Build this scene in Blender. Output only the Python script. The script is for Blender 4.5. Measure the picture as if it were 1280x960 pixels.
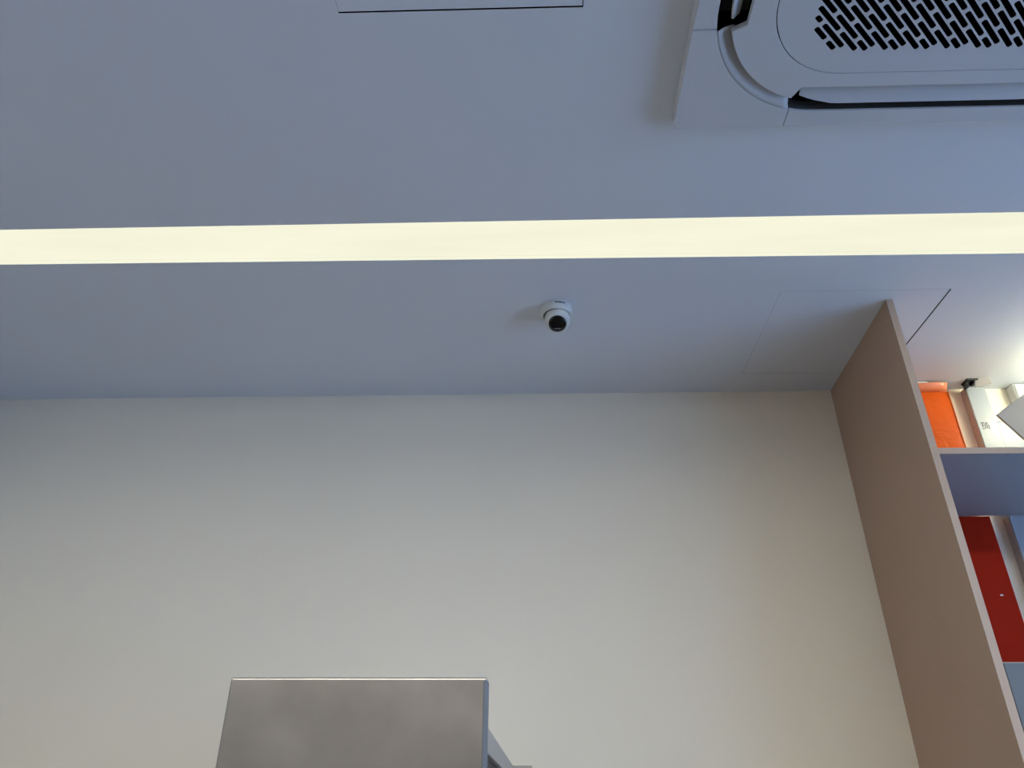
import bpy, bmesh, math, random
import mathutils
from mathutils import Vector, Matrix

for o in list(bpy.data.objects):
    bpy.data.objects.remove(o, do_unlink=True)
scene = bpy.context.scene
C = bpy.context.collection
random.seed(4)

# ------------------------------------------------------------------ camera
EYE = 1.5
F_PX = 930.0
PITCH = math.atan2(525.0, F_PX)
YAW = -math.atan(35.0 / math.hypot(F_PX, 525.0))
ROLL = 0.005
fw = Vector((math.sin(YAW) * math.cos(PITCH), math.cos(YAW) * math.cos(PITCH), math.sin(PITCH)))
r0 = Vector((math.cos(YAW), -math.sin(YAW), 0))
u0 = r0.cross(fw)
rt = r0 * math.cos(ROLL) + u0 * math.sin(ROLL)
up = -r0 * math.sin(ROLL) + u0 * math.cos(ROLL)
cd = bpy.data.cameras.new('camera')
cd.sensor_width = 36.0
cd.lens = F_PX / 1280.0 * 36.0
cd.clip_start = 0.01
cam = bpy.data.objects.new('camera', cd)
C.objects.link(cam)
m = Matrix((rt, up, -fw)).transposed().to_4x4()
m.translation = Vector((0, 0, EYE))
cam.matrix_world = m
scene.camera = cam

# ------------------------------------------------------------------ world, daylight, exposure
w = bpy.data.worlds.new('sky')
scene.world = w
w.use_nodes = True
nt = w.node_tree
nt.nodes['Background'].inputs[0].default_value = (0.42, 0.60, 1.0, 1)
nt.nodes['Background'].inputs[1].default_value = 1.2

def area(name, loc, rot, sx, sy, power, col):
    l = bpy.data.lights.new(name, 'AREA')
    l.shape = 'RECTANGLE'
    l.size, l.size_y = sx, sy
    l.energy = power
    l.color = col
    o = bpy.data.objects.new(name, l)
    o.location = loc
    o.rotation_euler = rot
    C.objects.link(o)
    return o
# daylight entering through the shop window in the right-hand wall
area('window_daylight', (3.36, -0.55, 1.35), (0, math.radians(90), 0), 2.2, 3.9, 84, (0.36, 0.58, 1.0))

vs = scene.view_settings
vs.view_transform = 'Standard'
vs.look = 'None'
vs.exposure = 0.0
vs.gamma = 1.0
vs.use_curve_mapping = False
STRIP_REAR = 30.0     # emission of the strips behind the camera
WALL_WASH = 14.0          # emission of the added hidden emitter that brightens the back wall
LAMP = 54.0          # emission of the batten lamp above the shelves

# ------------------------------------------------------------------ helpers
def obj(name, bm_or_me, mat, parent=None, smooth=False):
    if isinstance(bm_or_me, bmesh.types.BMesh):
        me = bpy.data.meshes.new(name)
        bmesh.ops.recalc_face_normals(bm_or_me, faces=bm_or_me.faces)
        bm_or_me.to_mesh(me)
        bm_or_me.free()
    else:
        me = bm_or_me
    me.materials.clear()
    me.materials.append(mat)
    if smooth:
        for p in me.polygons:
            p.use_smooth = True
    o = bpy.data.objects.new(name, me)
    C.objects.link(o)
    if parent:
        o.parent = parent
        o.matrix_parent_inverse = parent.matrix_basis.inverted()
    return o

def tag(o, label, cat, group=None):
    o['label'] = label
    o['category'] = cat
    if group:
        o['group'] = group
    return o

def thing(name, label, cat, loc=(0, 0, 0), group=None):
    o = bpy.data.objects.new(name, None)
    o.empty_display_size = 0.05
    o.location = loc
    C.objects.link(o)
    return tag(o, label, cat, group)

def structure(o):
    o['kind'] = 'structure'
    return o

def box(x0, x1, y0, y1, z0, z1, bevel=0.0, seg=2):
    bm = bmesh.new()
    v = [bm.verts.new(p) for p in ((x0, y0, z0), (x1, y0, z0), (x1, y1, z0), (x0, y1, z0),
                                   (x0, y0, z1), (x1, y0, z1), (x1, y1, z1), (x0, y1, z1))]
    for f in ((0, 3, 2, 1), (4, 5, 6, 7), (0, 1, 5, 4), (1, 2, 6, 5), (2, 3, 7, 6), (3, 0, 4, 7)):
        bm.faces.new([v[i] for i in f])
    if bevel:
        bmesh.ops.bevel(bm, geom=list(bm.edges), offset=bevel, segments=seg, affect='EDGES', profile=0.5)
    return bm

def prism(pts, z0, z1, bevel=0.0):
    bm = bmesh.new()
    a = [bm.verts.new((x, y, z0)) for x, y in pts]
    b = [bm.verts.new((x, y, z1)) for x, y in pts]
    n = len(pts)
    bot = bm.faces.new(a)
    bm.faces.new(b[::-1])
    for i in range(n):
        bm.faces.new((a[i], b[i], b[(i + 1) % n], a[(i + 1) % n]))
    if bevel:
        bmesh.ops.bevel(bm, geom=list(bot.edges), offset=bevel, segments=2, affect='EDGES', profile=0.5)
    return bm

def lathe(profile, n=48):
    bm = bmesh.new()
    rings = []
    for r, z in profile:
        if r < 1e-6:
            rings.append([bm.verts.new((0, 0, z))])
        else:
            rings.append([bm.verts.new((r * math.cos(2 * math.pi * i / n), r * math.sin(2 * math.pi * i / n), z)) for i in range(n)])
    for a, b in zip(rings, rings[1:]):
        for i in range(n):
            j = (i + 1) % n
            if len(a) == 1 and len(b) > 1:
                bm.faces.new((a[0], b[i], b[j]))
            elif len(b) == 1 and len(a) > 1:
                bm.faces.new((a[i], b[0], a[j]))
            elif len(a) > 1:
                bm.faces.new((a[i], b[i], b[j], a[j]))
    return bm

def filled(name, outlines, z0, z1, bevel=0.0):
    """plate from an outer outline and holes"""
    cu = bpy.data.curves.new(name, 'CURVE')
    cu.dimensions = '2D'
    cu.fill_mode = 'BOTH'
    cu.extrude = (z1 - z0) / 2 - bevel
    cu.bevel_depth = bevel
    cu.bevel_resolution = 1
    if bevel:
        cu.offset = -bevel
    for pts in outlines:
        s = cu.splines.new('POLY')
        s.points.add(len(pts) - 1)
        for p, (x, y) in zip(s.points, pts):
            p.co = (x, y, 0, 1)
        s.use_cyclic_u = True
    o = bpy.data.objects.new(name, cu)
    C.objects.link(o)
    dg = bpy.context.evaluated_depsgraph_get()
    dg.update()
    me = bpy.data.meshes.new_from_object(o.evaluated_get(dg))
    me.name = name
    bpy.data.objects.remove(o)
    me.transform(Matrix.Translation((0, 0, (z0 + z1) / 2)))
    return me

def rect(x0, x1, y0, y1):
    return [(x0, y0), (x1, y0), (x1, y1), (x0, y1)]

def rsq(h, r, n=14, hy=None):
    hy = hy or h
    pts = []
    for q, (sx, sy) in enumerate(((1, 1), (-1, 1), (-1, -1), (1, -1))):
        for i in range(n + 1):
            a = math.pi / 2 * (q + i / n)
            pts.append((sx * (h - r) + r * math.cos(a), sy * (hy - r) + r * math.sin(a)))
    return pts

# ------------------------------------------------------------------ materials
def mat(name, col, rough=0.5, metal=0.0, bump=0.0, bscale=200.0, var=0.0, vscale=3.0, coat=0.0, emit=0.0, spec=0.5, stretch=None):
    mt = bpy.data.materials.new(name)
    mt.use_nodes = True
    n = mt.node_tree.nodes
    l = mt.node_tree.links
    b = n['Principled BSDF']
    b.inputs['Base Color'].default_value = (*col, 1)
    b.inputs['Roughness'].default_value = rough
    b.inputs['Metallic'].default_value = metal
    b.inputs['Coat Weight'].default_value = coat
    b.inputs['Specular IOR Level'].default_value = spec
    tc = n.new('ShaderNodeTexCoord')
    mp = n.new('ShaderNodeMapping')
    l.new(tc.outputs['Object'], mp.inputs[0])
    if stretch:
        mp.inputs['Scale'].default_value = stretch
    if var:
        nz = n.new('ShaderNodeTexNoise')
        nz.inputs['Scale'].default_value = vscale
        nz.inputs['Detail'].default_value = 4
        l.new(mp.outputs[0], nz.inputs['Vector'])
        cr = n.new('ShaderNodeValToRGB')
        cr.color_ramp.elements[0].position = 0.3
        cr.color_ramp.elements[1].position = 0.7
        cr.color_ramp.elements[0].color = (*[c * (1 - var) for c in col], 1)
        cr.color_ramp.elements[1].color = (*[min(1, c * (1 + var)) for c in col], 1)
        l.new(nz.outputs['Fac'], cr.inputs[0])
        l.new(cr.outputs[0], b.inputs['Base Color'])
        if emit:
            l.new(cr.outputs[0], b.inputs['Emission Color'])
    if bump:
        nb = n.new('ShaderNodeTexNoise')
        nb.inputs['Scale'].default_value = bscale
        nb.inputs['Detail'].default_value = 3
        l.new(mp.outputs[0], nb.inputs['Vector'])
        bp = n.new('ShaderNodeBump')
        bp.inputs['Strength'].default_value = bump
        bp.inputs['Distance'].default_value = 0.002
        l.new(nb.outputs['Fac'], bp.inputs['Height'])
        l.new(bp.outputs[0], b.inputs['Normal'])
    if emit:
        b.inputs['Emission Color'].default_value = (*col, 1) if not var else b.inputs['Emission Color'].default_value
        b.inputs['Emission Strength'].default_value = emit
    return mt

M = {}
M['ceiling'] = mat('ceiling_paint', (0.72, 0.76, 0.83), 0.75, bump=0.05, bscale=120, var=0.012, vscale=1.5)
M['wall'] = mat('cream_wall_paint', (0.85, 0.785, 0.66), 0.7, bump=0.08, bscale=150, var=0.012, vscale=1.2)
M['wall_other'] = mat('grey_wall_paint', (0.36, 0.36, 0.36), 0.8, bump=0.08, bscale=150)
M['wall_front'] = mat('brown_wall_paint', (0.22, 0.185, 0.16), 0.8, bump=0.08, bscale=150)
M['wall_left'] = mat('light_grey_wall_paint', (0.52, 0.50, 0.47), 0.8, bump=0.08, bscale=150)
M['void'] = mat('ceiling_void', (0.10, 0.10, 0.11), 0.9)
M['floor'] = mat('brown_floor', (0.085, 0.075, 0.07), 0.5, var=0.12, vscale=6)
M['ac'] = mat('ac_plastic', (0.62, 0.64, 0.68), 0.42, spec=0.4)
M['ac_groove'] = mat('ac_groove_plastic', (0.55, 0.55, 0.56), 0.5)
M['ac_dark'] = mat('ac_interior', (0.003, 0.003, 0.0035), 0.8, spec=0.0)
M['ac_duct'] = mat('ac_duct', (0.07, 0.068, 0.065), 0.5)
M['flap'] = mat('ac_flap', (0.57, 0.575, 0.60), 0.35)
M['strip'] = mat('strip_diffuser', (0.945, 0.935, 0.73), 0.8, var=0.03, vscale=2.2, emit=0.98, stretch=(1, 6, 1), spec=0.0)
_n = M['strip'].node_tree
_n.links.remove(_n.nodes['Principled BSDF'].inputs['Base Color'].links[0])
_n.nodes['Principled BSDF'].inputs['Base Color'].default_value = (0.012, 0.012, 0.011, 1)   # translucent film: little is reflected
M['wall_wash'] = mat('added_wall_wash', (1.0, 0.925, 0.80), 0.5, emit=WALL_WASH)
M['strip_frame'] = mat('strip_frame', (0.8, 0.8, 0.78), 0.5)
M['strip_rear'] = mat('strip_rear_diffuser', (1.0, 0.98, 0.89), 0.6, emit=STRIP_REAR)
M['lamp'] = mat('lamp_tube', (1.0, 0.96, 0.66), 0.5, emit=LAMP)
M['white_plastic'] = mat('white_plastic', (0.66, 0.68, 0.67), 0.32)
M['black_gloss'] = mat('black_gloss', (0.006, 0.006, 0.007), 0.12)
M['black'] = mat('black_plastic', (0.012, 0.012, 0.013), 0.45)
M['print'] = mat('dark_print', (0.05, 0.055, 0.065), 0.6)
M['print_light'] = mat('light_print', (0.45, 0.46, 0.46), 0.6)
M['taupe'] = mat('taupe_laminate', (0.44, 0.305, 0.225), 0.5, var=0.02, vscale=5, bump=0.04, bscale=300)
M['edge'] = mat('beige_edge_banding', (0.46, 0.345, 0.26), 0.45)
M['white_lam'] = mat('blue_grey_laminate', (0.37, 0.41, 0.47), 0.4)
M['door'] = mat('slate_door', (0.15, 0.172, 0.19), 0.5, spec=0.2)
M['taupe_edge'] = mat('taupe_board_edge', (0.44, 0.39, 0.355), 0.5)
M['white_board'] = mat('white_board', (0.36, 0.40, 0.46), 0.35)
M['red'] = mat('red_lacquer', (0.40, 0.018, 0.004), 0.5, var=0.06, vscale=7, spec=0.05)
M['carton'] = mat('grey_sheet', (0.54, 0.48, 0.40), 0.6, var=0.03, vscale=12)
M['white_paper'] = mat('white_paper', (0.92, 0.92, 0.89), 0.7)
M['steel_dark'] = mat('dark_steel', (0.05, 0.045, 0.042), 0.55, metal=0.2, spec=0.2)
M['rail'] = mat('rail_steel', (0.40, 0.375, 0.34), 0.5, metal=0.3)
M['blue_edge'] = mat('blue_edge_reflection', (0.12, 0.14, 0.17), 0.5, spec=0.3)
M['glass'] = mat('window_glass', (0.9, 0.95, 0.97), 0.02)
M['glass'].node_tree.nodes['Principled BSDF'].inputs['Transmission Weight'].default_value = 1.0
M['glass'].node_tree.nodes['Principled BSDF'].inputs['IOR'].default_value = 1.02
M['alu'] = mat('window_aluminium', (0.5, 0.5, 0.52), 0.4, metal=0.7)

def film_material():
    mt = mat('orange_film', (0.74, 0.105, 0.004), 0.4, spec=0.15, coat=0.03, var=0.10, vscale=6)
    n = mt.node_tree.nodes
    l = mt.node_tree.links
    tc = n.new('ShaderNodeTexCoord')
    nz = n.new('ShaderNodeTexNoise')
    nz.inputs['Scale'].default_value = 22
    nz.inputs['Distortion'].default_value = 1.4
    l.new(tc.outputs['Object'], nz.inputs['Vector'])
    bp = n.new('ShaderNodeBump')
    bp.inputs['Strength'].default_value = 0.8
    bp.inputs['Distance'].default_value = 0.004
    l.new(nz.outputs['Fac'], bp.inputs['Height'])
    l.new(bp.outputs[0], n['Principled BSDF'].inputs['Normal'])
    return mt
M['orange'] = film_material()
M['salmon'] = mat('orange_film_fold', (0.88, 0.27, 0.13), 0.3, coat=0.4, var=0.1, vscale=15)

def steel_material():
    mt = mat('brushed_stainless', (0.31, 0.285, 0.268), 0.36, metal=1.0, var=0.16, vscale=9)
    n = mt.node_tree.nodes
    l = mt.node_tree.links
    b = n['Principled BSDF']
    tc = n.new('ShaderNodeTexCoord')
    mp = n.new('ShaderNodeMapping')
    mp.inputs['Scale'].default_value = (6, 1, 9)
    l.new(tc.outputs['Object'], mp.inputs[0])
    nz = n.new('ShaderNodeTexNoise')
    nz.inputs['Scale'].default_value = 1.3
    nz.inputs['Detail'].default_value = 5
    nz.inputs['Distortion'].default_value = 0.6
    l.new(mp.outputs[0], nz.inputs['Vector'])
    mr = n.new('ShaderNodeMapRange')
    mr.inputs['To Min'].default_value = 0.28
    mr.inputs['To Max'].default_value = 0.5
    l.new(nz.outputs['Fac'], mr.inputs['Value'])
    l.new(mr.outputs[0], b.inputs['Roughness'])
    return mt
M['steel'] = steel_material()

# ------------------------------------------------------------------ room shell
CZ = 2.7                     # ceiling height
XL, XR, YB, YF = -1.96, 3.2, 2.193, -3.2
TOP = 3.15
structure(obj('floor', box(XL - .1, XR + .1, YF - .1, YB + .1, -0.1, 0), M['floor']))
structure(obj('wall_back', box(XL - .1, XR + .1, YB, YB + .1, 0, TOP), M['wall']))
structure(obj('wall_left', box(XL - .1, XL, YF, YB, 0, TOP), M['wall_left']))
structure(obj('wall_front', box(XL - .1, XR + .1, YF - .1, YF, 0, TOP), M['wall_front']))
# right wall with a shop window
WY0, WY1, WZ0, WZ1 = -2.4, 1.3, 0.3, 2.4
me = filled('wall_right', [rect(YF, YB, 0, TOP), rect(WY0, WY1, WZ0, WZ1)], 0, 0.1)
me.transform(Matrix(((0, 0, 1, XR), (1, 0, 0, 0), (0, 1, 0, 0), (0, 0, 0, 1))))
structure(obj('wall_right', me, M['wall_other']))
win = structure(bpy.data.objects.new('window_1', None))
win.location = (XR, (WY0 + WY1) / 2, WZ0)
C.objects.link(win)
me = filled('window_frame', [rect(WY0, WY1, WZ0, WZ1), rect(WY0 + .05, (WY0 + WY1) / 2 - .025, WZ0 + .05, WZ1 - .05),
                             rect((WY0 + WY1) / 2 + .025, WY1 - .05, WZ0 + .05, WZ1 - .05)], 0.02, 0.07)
me.transform(Matrix(((0, 0, 1, XR), (1, 0, 0, 0), (0, 1, 0, 0), (0, 0, 0, 1))))
obj('window_frame', me, M['alu'], win)
for a, b in ((WY0 + .05, (WY0 + WY1) / 2 - .025), ((WY0 + WY1) / 2 + .025, WY1 - .05)):
    obj('pane', box(XR + .04, XR + .046, a, b, WZ0 + .05, WZ1 - .05), M['glass'], win)

# ceiling plate with the openings for the unit, the light strips and the hatches
ACX, ACY = 0.757, 0.574
def shifted(pts, x, y):
    return [(a + x, b + y) for a, b in pts]
HATCH1 = (-0.332, 0.092, 0.375, 0.800)      # by the cassette unit
HATCH2 = (0.668, 1.113, 1.637, 2.075)       # above the side of the shelves
SX0, SX1 = -1.94, 2.9
def strip_outline(y0, ya, yb, g=0.0):
    return [(SX0 + g, y0 + g), (SX1 - g, y0 + g), (SX1 - g, yb - g), (SX0 + g, ya - g)]
STRIPS = [(1.341, 1.468, 1.505), (-0.27, -0.13, -0.13), (-1.87, -1.73, -1.73)]
HOLES = [rect(HATCH1[0] - .0004, HATCH1[1] + .0016, HATCH1[2] - .001, HATCH1[3] + .0032),
         rect(HATCH2[0] - .0008, HATCH2[1] + .0038, HATCH2[2] - .0012, HATCH2[3] + .0012)]
outl = [rect(XL, XR, YF, YB), shifted(rsq(0.43, 0.2), ACX, ACY),
        *HOLES]
for s in STRIPS:
    outl.append(strip_outline(*s))
ceil = structure(obj('ceiling', filled('ceiling', outl, CZ, CZ + 0.012), M['ceiling']))
obj('slab', box(XL - .1, XR + .1, YF - .1, YB + .1, TOP, TOP + .1), M['void'], ceil)
for (x0, x1, y0, y1), lab in ((HATCH1, 'flush square ceiling hatch beside the air conditioner with a dark gap along its edge'),
                              (HATCH2, 'flush square ceiling hatch partly above the shelf cabinet side panel')):
    t = thing('ceiling_hatch', lab, 'hatch', ((x0 + x1) / 2, (y0 + y1) / 2, CZ))
    obj('hatch_panel', box(x0, x1, y0, y1, CZ + .0003, CZ + .012), M['ceiling'], t)
    go = [o_ for o_ in HOLES if abs(o_[0][0] - x0) < .01][0]
    obj('gap_shade', filled('gap_shade', [go, rect(x0, x1, y0, y1)], CZ + .0007, CZ + .011), M['ac_dark'], t)  # dark filler that paints the shade inside the hatch gap
    obj('hatch_frame', filled('hatch_frame', [rect(x0 - .03, x1 + .03, y0 - .03, y1 + .03), rect(x0 + .02, x1 - .02, y0 + .02, y1 - .02)], CZ + .0125, CZ + .03), M['void'], t)

# ------------------------------------------------------------------ light strips
for i, s in enumerate(STRIPS):
    lab = ('long cream glowing light strip recessed in ceiling between security camera and air conditioner',
           'bright recessed light strip in the ceiling on the far side of the air conditioner',
           'bright recessed light strip in the ceiling at the far end of the room')[i]
    t = thing('ceiling_light_strip', lab, 'light', ((SX0 + SX1) / 2, s[0], CZ))
    zf = CZ + (.0105 if i == 0 else .010)
    df = obj('diffuser', prism(strip_outline(*s, g=0.0012), zf, zf + .002), M['strip'] if i == 0 else M['strip_rear'], t)
    if i == 0:
        # the film is drawn down over the far side and the ends of the trough
        g = .0006
        bm = bmesh.new()
        q = strip_outline(*s, g=g)
        lo = [bm.verts.new((x, y, CZ + .0004)) for x, y in q]
        hi = [bm.verts.new((x, y, zf)) for x, y in q]
        for a_, b_ in ((1, 2), (2, 3), (3, 0)):
            bm.faces.new((lo[a_], lo[b_], hi[b_], hi[a_]))
        obj('film_return', bm, M['strip'], t)
        # added emitter, hidden behind the near lip of the trough, to light the wall
        y0 = s[0]
        obj('added_wall_wash', box(SX0 + .01, SX1 - .01, y0 + .0014, y0 + .0084, zf - .0012, zf - .0003), M['wall_wash'], t)
    o1, o2 = strip_outline(*s, g=-0.02), strip_outline(*s, g=0.004)
    obj('housing', filled('housing', [o1, o2], CZ + .0125, CZ + .03), M['strip_frame'], t)
    obj('back_plate', prism(o1, CZ + .031, CZ + .034), M['strip_frame'], t)

# ------------------------------------------------------------------ cassette air conditioner
Z0 = CZ - 0.030              # level of the visible lower face
ac = thing('cassette_air_conditioner', 'pale grey square ceiling cassette air conditioner with slanted slot grille', 'air conditioner', (ACX, ACY, CZ))
H, RH, RR = 0.474, 0.437, 0.228      # outer half size, ring half size, ring corner radius
def ring_y(x, h, r):
    x = abs(x)
    c = h - r
    return h if x <= c else c + math.sqrt(max(0, r * r - (x - c) ** 2))
def rot(pts, q):
    c, s = (1, 0, -1, 0)[q], (0, 1, 0, -1)[q]
    return [(x * c - y * s, x * s + y * c) for x, y in pts]
CUT = 0.258
GAP = 0.0003
# side strips and corner covers of the outer frame
side = [(-CUT + GAP, H), (CUT - GAP, H)] + [(CUT - GAP - 2 * (CUT - GAP) * i / 40, ring_y(CUT - GAP - 2 * (CUT - GAP) * i / 40, RH, RR)) for i in range(41)]
a0 = math.asin((CUT + GAP - (RH - RR)) / RR)
rc = 0.012
corner = [(CUT + GAP, H)] + [(H - rc + rc * math.sin(a), H - rc + rc * math.cos(a)) for a in [math.pi / 2 * k / 6 for k in range(7)]] + [(H, CUT + GAP)]
corner += [(RH - RR + RR * math.cos(a0 + (math.pi / 2 - 2 * a0) * i / 24), RH - RR + RR * math.sin(a0 + (math.pi / 2 - 2 * a0) * i / 24)) for i in range(25)]
PANEL_H, PANEL_R = 0.414, 0.212
for q in range(4):
    o = obj('frame_side', prism(shifted(rot(side, q), ACX, ACY), Z0, CZ - .001, 0.0022), M['ac'], ac)
    o = obj('corner_cover', prism(shifted(rot(corner, q), ACX, ACY), Z0, CZ - .001, 0.0022), M['ac'], ac)
    # concave groove between the corner cover and the centre fascia
    bm = bmesh.new()
    n = 24
    rows = []
    for k in range(6):
        tt = k / 5
        hh = RH - (RH - PANEL_H + 0.006) * tt
        r = RR - (RR - PANEL_R) * tt
        z = Z0 + 0.002 + 0.018 * math.sin(tt * math.pi / 2)
        row = []
        e = 0.262
        aa = math.asin((e - (hh - r)) / r)
        for i in range(n + 1):
            a = aa + (math.pi / 2 - 2 * aa) * i / n
            x, y = rot([(hh - r + r * math.cos(a), hh - r + r * math.sin(a))], q)[0]
            row.append(bm.verts.new((x + ACX, y + ACY, z)))
        rows.append(row)
    for ra, rb in zip(rows, rows[1:]):
        for i in range(n):
            bm.faces.new((ra[i], ra[i + 1], rb[i + 1], rb[i]))
    g = obj('groove', bm, M['ac_groove'], ac, smooth=True)
    so = g.modifiers.new('s', 'SOLIDIFY')
    so.thickness = 0.002
# centre fascia with four outlet notches
CH = 0.381                   # inner edge of the outlets
quarter = [(0.262, ring_y(0.262, PANEL_H, PANEL_R)), (0.249, CH), (-0.249, CH), (-0.262, ring_y(0.262, PANEL_H, PANEL_R))]
aa = math.asin((0.262 - (PANEL_H - PANEL_R)) / PANEL_R)
arc = [(-(PANEL_H - PANEL_R) - PANEL_R * math.sin(aa + (math.pi / 2 - 2 * aa) * i / 20), (PANEL_H - PANEL_R) + PANEL_R * math.cos(aa + (math.pi / 2 - 2 * aa) * i / 20)) for i in range(1, 20)]
outline = []
for q in range(4):
    outline += rot(quarter + arc, q)
GH, GR = 0.340, 0.150
obj('fascia', filled('fascia', [shifted(outline, ACX, ACY), shifted(rsq(GH, GR, hy=GH + .012), ACX, ACY)], Z0 - .001, Z0 + .012, 0.0008), M['ac'], ac)
# intake grille: brick pattern of slanted slots
slots = []
SP, PER, LEN, WID = 0.018, 0.0727, 0.0655, 0.0092
d = Vector((0.728, 0.686)).normalized()
nrm = Vector((-d.y, d.x))
BX, BY, BR = 0.266, 0.302, 0.07
def inside(p):
    x, y = abs(p.x), abs(p.y)
    if x > BX or y > BY:
        return False
    if x > BX - BR and y > BY - BR:
        return (x - BX + BR) ** 2 + (y - BY + BR) ** 2 < BR * BR
    return True
for k in range(-45, 46):
    base = Vector((k * SP + 0.004, 0.0))
    ph = (k % 3) / 3.0 * PER + 0.012
    for j in range(-14, 15):
        t0 = j * PER + ph - LEN / 2 + WID / 2
        t1 = j * PER + ph + LEN / 2 - WID / 2
        ts = [t0 + (t1 - t0) * i / 24 for i in range(25)]
        ok = [t for t in ts if inside(base + d * t)]
        if len(ok) < 2:
            continue
        ta, tb = ok[0], ok[-1]
        pts = []
        for cen, s in ((tb, 1), (ta, -1)):
            for a in (-75, -35, 0, 35, 75):
                ar = math.radians(a)
                # squarish rounded ends
                pts.append(base + d * (cen + s * WID / 2 * min(1, 1.15 * math.cos(ar))) + nrm * (s * WID / 2 * max(-1, min(1, 1.15 * math.sin(ar)))))
        slots.append([(p.x + ACX, p.y + ACY) for p in pts])
gm = filled('intake_grille', [shifted(rsq(GH - .0016, GR - .001, hy=GH + .0104), ACX, ACY)] + slots, Z0 - .001, Z0 + .0006)
obj('intake_grille', gm, M['ac'], ac)
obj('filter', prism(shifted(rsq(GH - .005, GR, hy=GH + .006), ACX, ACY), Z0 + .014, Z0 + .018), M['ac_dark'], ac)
# louvre flaps
fo = []
for i in range(33):
    x = 0.244 - 0.488 * i / 32
    fo.append((x, ring_y(x, RH - 0.015, RR - 0.01) - (0.012 * max(0, (abs(x) - 0.18) / 0.064))))
FL = fo + [(-0.244, CH + 0.004), (0.244, CH + 0.004)]
hx = (CH + RH) / 2
for q in range(4):
    bm = prism(FL, -0.002, 0.002, 0.0008)
    o = obj('louvre_flap', bm, M['flap'], None)
    ang = (26, 50, 26, 26)[q]
    mm = Matrix.Translation((ACX, ACY, 0)) @ Matrix.Rotation(math.pi / 2 * q, 4, 'Z') @ Matrix.Translation((0, hx, Z0 + 0.008)) @ Matrix.Rotation(-math.radians(ang), 4, 'X') @ Matrix.Translation((0, -hx, 0))
    o.data.transform(mm)
    o.parent = ac
    o.matrix_parent_inverse = ac.matrix_basis.inverted()
    bm = bmesh.new()
    pv = None
    for i in range(41):
        x = 0.258 - 0.516 * i / 40
        (px, py), = shifted(rot([(x, ring_y(x, RH - .0008, RR))], q), ACX, ACY)
        cur = (bm.verts.new((px, py, Z0 + .004)), bm.verts.new((px, py, Z0 + .06)))
        if pv:
            bm.faces.new((pv[0], cur[0], cur[1], pv[1]))
        pv = cur
    obj('outlet_liner', bm, M['ac_duct'], ac)
    du = [(-0.262, CH - .012), (0.262, CH - .012), (0.262, 0.425), (-0.262, 0.425)]
    bm = prism(shifted(rot(du, q), ACX, ACY), Z0 + .06, Z0 + .064)
    obj('outlet_duct', bm, M['ac_duct'], ac)
me = filled('casing', [shifted(rsq(0.44, 0.21), ACX, ACY), shifted(rsq(0.428, 0.2), ACX, ACY)], CZ - .002, CZ + .2)
obj('casing', me, M['ac_dark'], ac)
obj('casing_top', prism(shifted(rsq(0.44, 0.21), ACX, ACY), CZ + .2, CZ + .205), M['ac_dark'], ac)

# ------------------------------------------------------------------ security camera
SCX, SCY = 0.066, 1.702
sc = thing('security_camera', 'small white turret security camera with round black face under the ceiling', 'security camera', (SCX, SCY, CZ))
bm = lathe([(0, 0), (0.0435, 0), (0.0435, -0.004), (0.0433, -0.017), (0.0420, -0.0225), (0.039, -0.025), (0, -0.025)])
o = obj('base', bm, M['white_plastic'], None, smooth=True)
o.data.transform(Matrix.Translation((SCX, SCY, CZ)))
o.parent = sc; o.matrix_parent_inverse = sc.matrix_basis.inverted()
es = o.modifiers.new('e', 'EDGE_SPLIT'); es.split_angle = math.radians(50)
HC = Vector((SCX + 0.002, SCY - 0.003, CZ - 0.0405))
fd = (Vector((-0.02, -0.55, -0.835))).normalized()
R3 = fd.to_track_quat('Z', 'Y').to_matrix().to_4x4()
prof = []
for i in range(0, 15):
    a = math.pi - (math.pi - math.radians(44.5)) * i / 14
    prof.append((max(0.0, 0.0355 * math.sin(a)), 0.0355 * math.cos(a)))
prof += [(0.0246, 0.0248), (0.0240, 0.0238), (0, 0.0238)]
prof[0] = (0, prof[0][1])
o = obj('camera_head', lathe(prof), M['white_plastic'], None, smooth=True)
o.data.transform(Matrix.Translation(HC) @ R3)
o.parent = sc; o.matrix_parent_inverse = sc.matrix_basis.inverted()
head = o
o = obj('lens_window', lathe([(0, 0.0253), (0.016, 0.0252), (0.0240, 0.0247), (0.0244, 0.021), (0, 0.021)]), M['black_gloss'], None, smooth=True)
o.data.transform(Matrix.Translation(HC) @ R3)
o.parent = head
o = obj('gap_shadow_disc', lathe([(0.0362, -0.0248), (0.0362, -0.0256), (0.0, -0.0256), (0.0, -0.0248)]), M['ac_duct'], None)  # dark disc stands in for the shadow line between head and base
o.data.transform(Matrix.Translation((SCX, SCY, CZ)))
o.parent = sc; o.matrix_parent_inverse = sc.matrix_basis.inverted()
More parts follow.
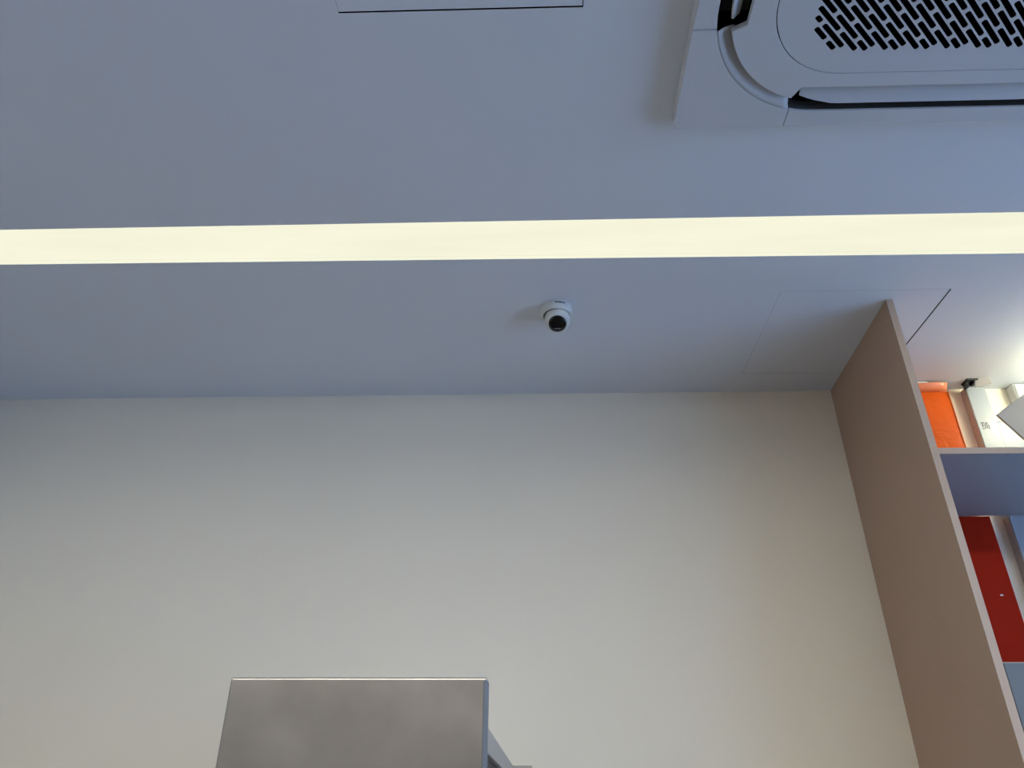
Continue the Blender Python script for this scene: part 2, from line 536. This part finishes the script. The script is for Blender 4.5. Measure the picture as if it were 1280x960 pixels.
# small dark lettering strip on the base, wrapped round its rim
bm = bmesh.new()
for k in range(9):
    a0_ = math.radians(-96 + k * 4.4)
    a1_ = a0_ + math.radians(3.3)
    vv = []
    for a, z in ((a0_, -0.0052), (a1_, -0.0052), (a1_, -0.0092), (a0_, -0.0092)):
        vv.append(bm.verts.new((SCX + 0.0438 * math.cos(a), SCY + 0.0438 * math.sin(a), CZ + z)))
    bm.faces.new(vv)
obj('lettering', bm, M['print'], sc)
bm = bmesh.new()
for k in range(5):
    x0 = -0.0085 + k * 0.0036
    q = [Vector((x0, -0.0150, 0.0256)), Vector((x0 + 0.0022, -0.0150, 0.0256)), Vector((x0 + 0.0022, -0.0130, 0.0256)), Vector((x0, -0.0130, 0.0256))]
    bm.faces.new([bm.verts.new(Matrix.Translation(HC) @ R3 @ p) for p in q])
lt = obj('face_lettering', bm, M['print_light'], None)
lt.parent = head

# ------------------------------------------------------------------ shelf cabinet against the back wall
PF = 1.679                   # front of the side panel
SF = 1.703                   # front of the shelves
XC1 = 2.55
cab = thing('shelf_cabinet', 'tall taupe shelf cabinet with beige edges reaching the ceiling', 'cabinet', (0.98, PF, 0))
def skew_panel(x0f, x0r, t, y0, y1, z0, z1):
    bm = bmesh.new()
    pts = [(x0f, y0), (x0f + t, y0), (x0r + t, y1), (x0r, y1)]
    a = [bm.verts.new((x, y, z0)) for x, y in pts]
    b = [bm.verts.new((x, y, z1)) for x, y in pts]
    bm.faces.new(a[::-1]); bm.faces.new(b)
    for i in range(4):
        bm.faces.new((a[i], a[(i + 1) % 4], b[(i + 1) % 4], b[i]))
    return bm
sk = (0.986 - 0.961) / (YB - PF)
sp = obj('side_panel', skew_panel(0.961 + sk * .001, 0.986, 0.018, PF + .001, YB - .001, 0.0, CZ - .001), M['taupe'], cab)
obj('edge_banding', skew_panel(0.961, 0.961 + sk * .001, 0.018, PF, PF + .001, 0.0, CZ - .001), M['edge'], sp)
sp = obj('side_panel', box(XC1, XC1 + .018, PF + .001, YB - .001, 0.0, CZ - .001), M['taupe'], cab)
obj('edge_banding', box(XC1, XC1 + .018, PF, PF + .001, 0.0, CZ - .001), M['edge'], sp)
Z1 = EYE + 0.752
Z2 = EYE + 0.252
for z in (Z1, Z2, 0.75, 0.08):
    s = obj('shelf', box(0.99, XC1, SF + .001, YB - .034, z, z + .016), M['white_lam'], cab)
    obj('edge_banding', box(0.985, XC1, SF, SF + .001, z, z + .016), M['edge'], s)
nd = 3
for k in range(nd):
    x0 = 0.984 + (XC1 - 0.984) / nd * k
    x1 = 0.984 + (XC1 - 0.984) / nd * (k + 1) - .003
    dr = obj('door', box(x0, x1, SF - .018, SF - .0005, 0.09, Z2 + .0115, 0.001, 1), M['door'], cab)
    obj('handle', box(x1 - .05, x1 - .038, SF - .04, SF - .018, 0.9, 1.06, 0.003), M['alu'], dr)

# boards and boxes on the wall behind the shelves
BF = 2.161
ob = thing('orange_board', 'glossy orange film-wrapped board on the wall above the top shelf', 'board', (1.22, BF, Z1 + .016))
bm = bmesh.new()
nx, nz_ = 12, 24
zb, zt = Z1 + .017, EYE + 1.174
grid = [[bm.verts.new((1.06 + (1.346 - 1.06) * i / nx, BF - 0.004 * math.sin(7 * j / nz_ + i * .9) * max(0, 1 - 1.6 * j / nz_) * (0.3 + i / nx), zb + (zt - zb) * j / nz_)) for i in range(nx + 1)] for j in range(nz_ + 1)]
for j in range(nz_):
    for i in range(nx):
        bm.faces.new((grid[j][i], grid[j][i + 1], grid[j + 1][i + 1], grid[j + 1][i]))
o = obj('film', bm, M['orange'], ob, smooth=True)
obj('board_core', box(1.062, 1.344, BF + .006, YB - .001, zb, zt - .004, .002), M['orange'], ob)
bm = bmesh.new()
fold = [[], [], []]
for i in range(11):
    x = 1.07 + (1.342 - 1.07) * i / 10
    wv = 0.003 * math.sin(i * 1.3)
    fold[0].append(bm.verts.new((x, BF - .001, zt - .001)))
    fold[1].append(bm.verts.new((x - .001, BF - .014, zt + .010 + wv * .5)))
    fold[2].append(bm.verts.new((x - .002, BF - .026 + wv, zt + .020)))
for a, b in zip(fold, fold[1:]):
    for i in range(10):
        bm.faces.new((a[i], a[i + 1], b[i + 1], b[i]))
o = obj('film_fold', bm, M['salmon'], ob, smooth=True)
o.modifiers.new('s', 'SOLIDIFY').thickness = 0.0012
# gloss highlights of the film built as white marks, with a salmon side edge
obj('film_edge_or_gloss', box(1.20, 1.275, BF - .030, BF - .027, zt + .018, zt + .022, .0008), M['white_paper'], ob)
obj('film_edge_or_gloss', box(1.346, 1.349, BF - .003, BF + .015, zb, zt, .0008), M['salmon'], ob)
obj('film_glint', box(1.236, 1.241, BF - .0015, BF - .0003, zt - .046, zt - .030, .0003), M['white_paper'], ob)  # small white block drawn as a glint on the film

rb = tag(obj('red_board', box(1.06, 1.352, BF, YB - .001, Z2 + .017, Z1 - .0006, .002), M['red']),
         'deep red glossy board on the wall below the top shelf', 'board')

obj('glint_speck', box(1.310, 1.318, BF - .0008, BF - .0001, EYE + .517, EYE + .521, .0001, 1), M['white_paper'], rb)  # white speck stands in for a highlight on the lacquer

wb = thing('white_board', 'narrow white board with taupe edges on the wall beside the orange board', 'board', (1.46, BF, Z1 + .016))
obj('board_face', box(1.408, 1.468, BF - .001, BF + .001, Z1 + .017, CZ - .012), M['white_board'], wb)
obj('board_core', box(1.406, 1.468, BF + .001, YB - .001, Z1 + .017, CZ - .012), M['taupe_edge'], wb)
bm = bmesh.new()
for (a, b, c, e) in ((0, .010, .022, .026), (.002, .006, .010, .020), (.010, .013, .004, .020), (.016, .019, .004, .022), (.012, .022, .022, .025), (.021, .024, .002, .018), (.0, .008, .002, .005)):
    x0, z0 = 1.417, EYE + 1.035
    bm.faces.new([bm.verts.new(p) for p in ((x0 + a, BF - .0015, z0 + c), (x0 + b, BF - .0015, z0 + c), (x0 + b, BF - .0015, z0 + e), (x0 + a, BF - .0015, z0 + e))])
obj('printed_mark', bm, M['print'], wb)
wl = thing('white_board', 'white board with taupe edges on the wall beside the red board', 'board', (1.46, BF, Z2 + .016))
obj('board_face', box(1.408, 1.62, BF - .001, BF + .001, Z2 + .017, Z1 - .001), M['white_board'], wl)
obj('board_core', box(1.406, 1.62, BF + .001, YB - .001, Z2 + .017, Z1 - .001), M['taupe_edge'], wl)

br = thing('ceiling_bracket', 'small black bracket with white tag where the white board meets the ceiling', 'bracket', (1.41, 2.15, CZ))
obj('bracket_plate', box(1.394, 1.432, 2.120, 2.158, CZ - .006, CZ - .0005, .001), M['black'], br)
obj('bracket_arm', box(1.398, 1.406, 2.135, 2.158, CZ - .022, CZ - .006, .001), M['black'], br)
obj('bracket_arm', box(1.416, 1.426, 2.126, 2.150, CZ - .014, CZ - .006, .001), M['black'], br)
bm = box(1.428, 1.472, 2.092, 2.096, CZ - .030, CZ - .003, .0005, 1)
bmesh.ops.rotate(bm, verts=bm.verts, cent=(1.428, 2.1, CZ - .01), matrix=Matrix.Rotation(math.radians(-35), 3, 'Z'))
bmesh.ops.translate(bm, verts=bm.verts, vec=(-.004, .034, 0))
obj('paper_tag', bm, M['white_paper'], br)

jb = thing('junction_box', 'small white box fixed high on the wall under the ceiling', 'box', (1.6, 2.19, CZ - .1))
obj('box_body', box(1.556, 1.63, 2.155, YB - .001, CZ - .09, CZ - .003, .003), M['white_plastic'], jb)
obj('box_cover', box(1.560, 1.626, 2.150, 2.155, CZ - .086, CZ - .007, .002), M['white_paper'], jb)

A = math.radians(-34)
SHL = -(EYE + 0.951 - Z1 - .0165) / math.cos(A)     # its lower corner rests on the shelf
ct = thing('tilted_sheet', 'flat pale grey sheet tipped onto its corner on the top shelf', 'sheet', (1.43, 1.89, Z1 + .016))
bm = box(0, 0.36, -0.004, 0.004, SHL, 0, .001, 1)
A = math.radians(-34)
mm = Matrix.Translation((1.290, 1.89, EYE + 0.951)) @ Matrix.Rotation(A, 4, 'Y')
bm.transform(mm)
zmin = min(v.co.z for v in bm.verts)
obj('sheet_body', bm, M['carton'], ct)
bm = box(0.0, 0.36, -0.0048, -0.0042, -0.15, -0.13)
bm.transform(mm)
obj('sheet_tape', bm, M['white_lam'], ct)

fb = thing('flat_white_box', 'flat white box standing on the top shelf behind the tipped grey sheet', 'box', (1.55, 2.14, Z1 + .016))
obj('box_body', box(1.4685, 1.64, 2.1605, 2.19, Z1 + .0165, EYE + 1.062, .001), M['white_board'], fb)
obj('box_lid', box(1.4685, 1.6405, 2.160, 2.1905, EYE + 1.0625, EYE + 1.067, .002), M['white_board'], fb)

# ------------------------------------------------------------------ batten lamp over the shelves
lp = thing('batten_lamp', 'lit white batten lamp fixed under the ceiling over the shelves', 'lamp', (1.67, 1.90, CZ))
obj('lamp_housing', box(1.655, 1.685, 1.79, 2.01, CZ - .012, CZ - .0005, .003), M['white_plastic'], lp)
obj('lamp_cover', box(1.645, 1.695, 1.78, 2.02, CZ - .055, CZ - .012, .012, 3), M['lamp'], lp, smooth=True)

# ------------------------------------------------------------------ stainless machine standing in front of the wall
mx0, mx1 = -0.390, -0.0620
mc = thing('stainless_machine', 'tall stainless steel machine with smooth front panel against the cream wall', 'machine', ((mx0 + mx1) / 2, 1.0, 0))
obj('front_panel', box(mx0, mx1, 1.0, 1.022, 0.10, EYE + 0.1395, .003, 3), M['steel'], mc)
obj('edge_reflection', box(mx1 - .0048, mx1 + .0008, 0.9985, 1.0235, 0.10, EYE + 0.136, .001, 1), M['blue_edge'], mc)  # blue window reflection on the folded edge, painted as a flat strip
bz = EYE + 0.085
for x0, x1 in ((mx0 + .002, mx0 + .022), (mx1 - .022, mx1)):
    obj('top_rail', box(x0, x1, 1.022, 2.168, bz - .030, bz, .001, 1), M['rail'], mc)
obj('top_cover', box(mx0 + .022, mx1 - .022, 1.022, 2.168, bz - .004, bz - .001), M['steel'], mc)
obj('body', box(mx0 + .010, mx1 - .008, 1.022, 2.168, 0.10, bz - .030), M['steel_dark'], mc)
obj('back_plate', box(mx0 - .01, -0.014, 2.168, YB - .002, 0.10, bz + .002), M['rail'], mc)
for x in (mx0 + .04, mx1 - .04):
    for y in (1.06, 2.1):
        bm = lathe([(0, 0), (0.022, 0), (0.022, 0.012), (0.012, 0.02), (0.012, 0.10), (0, 0.10)], 16)
        bm.transform(Matrix.Translation((x, y, 0)))
        obj('foot', bm, M['black'], mc)
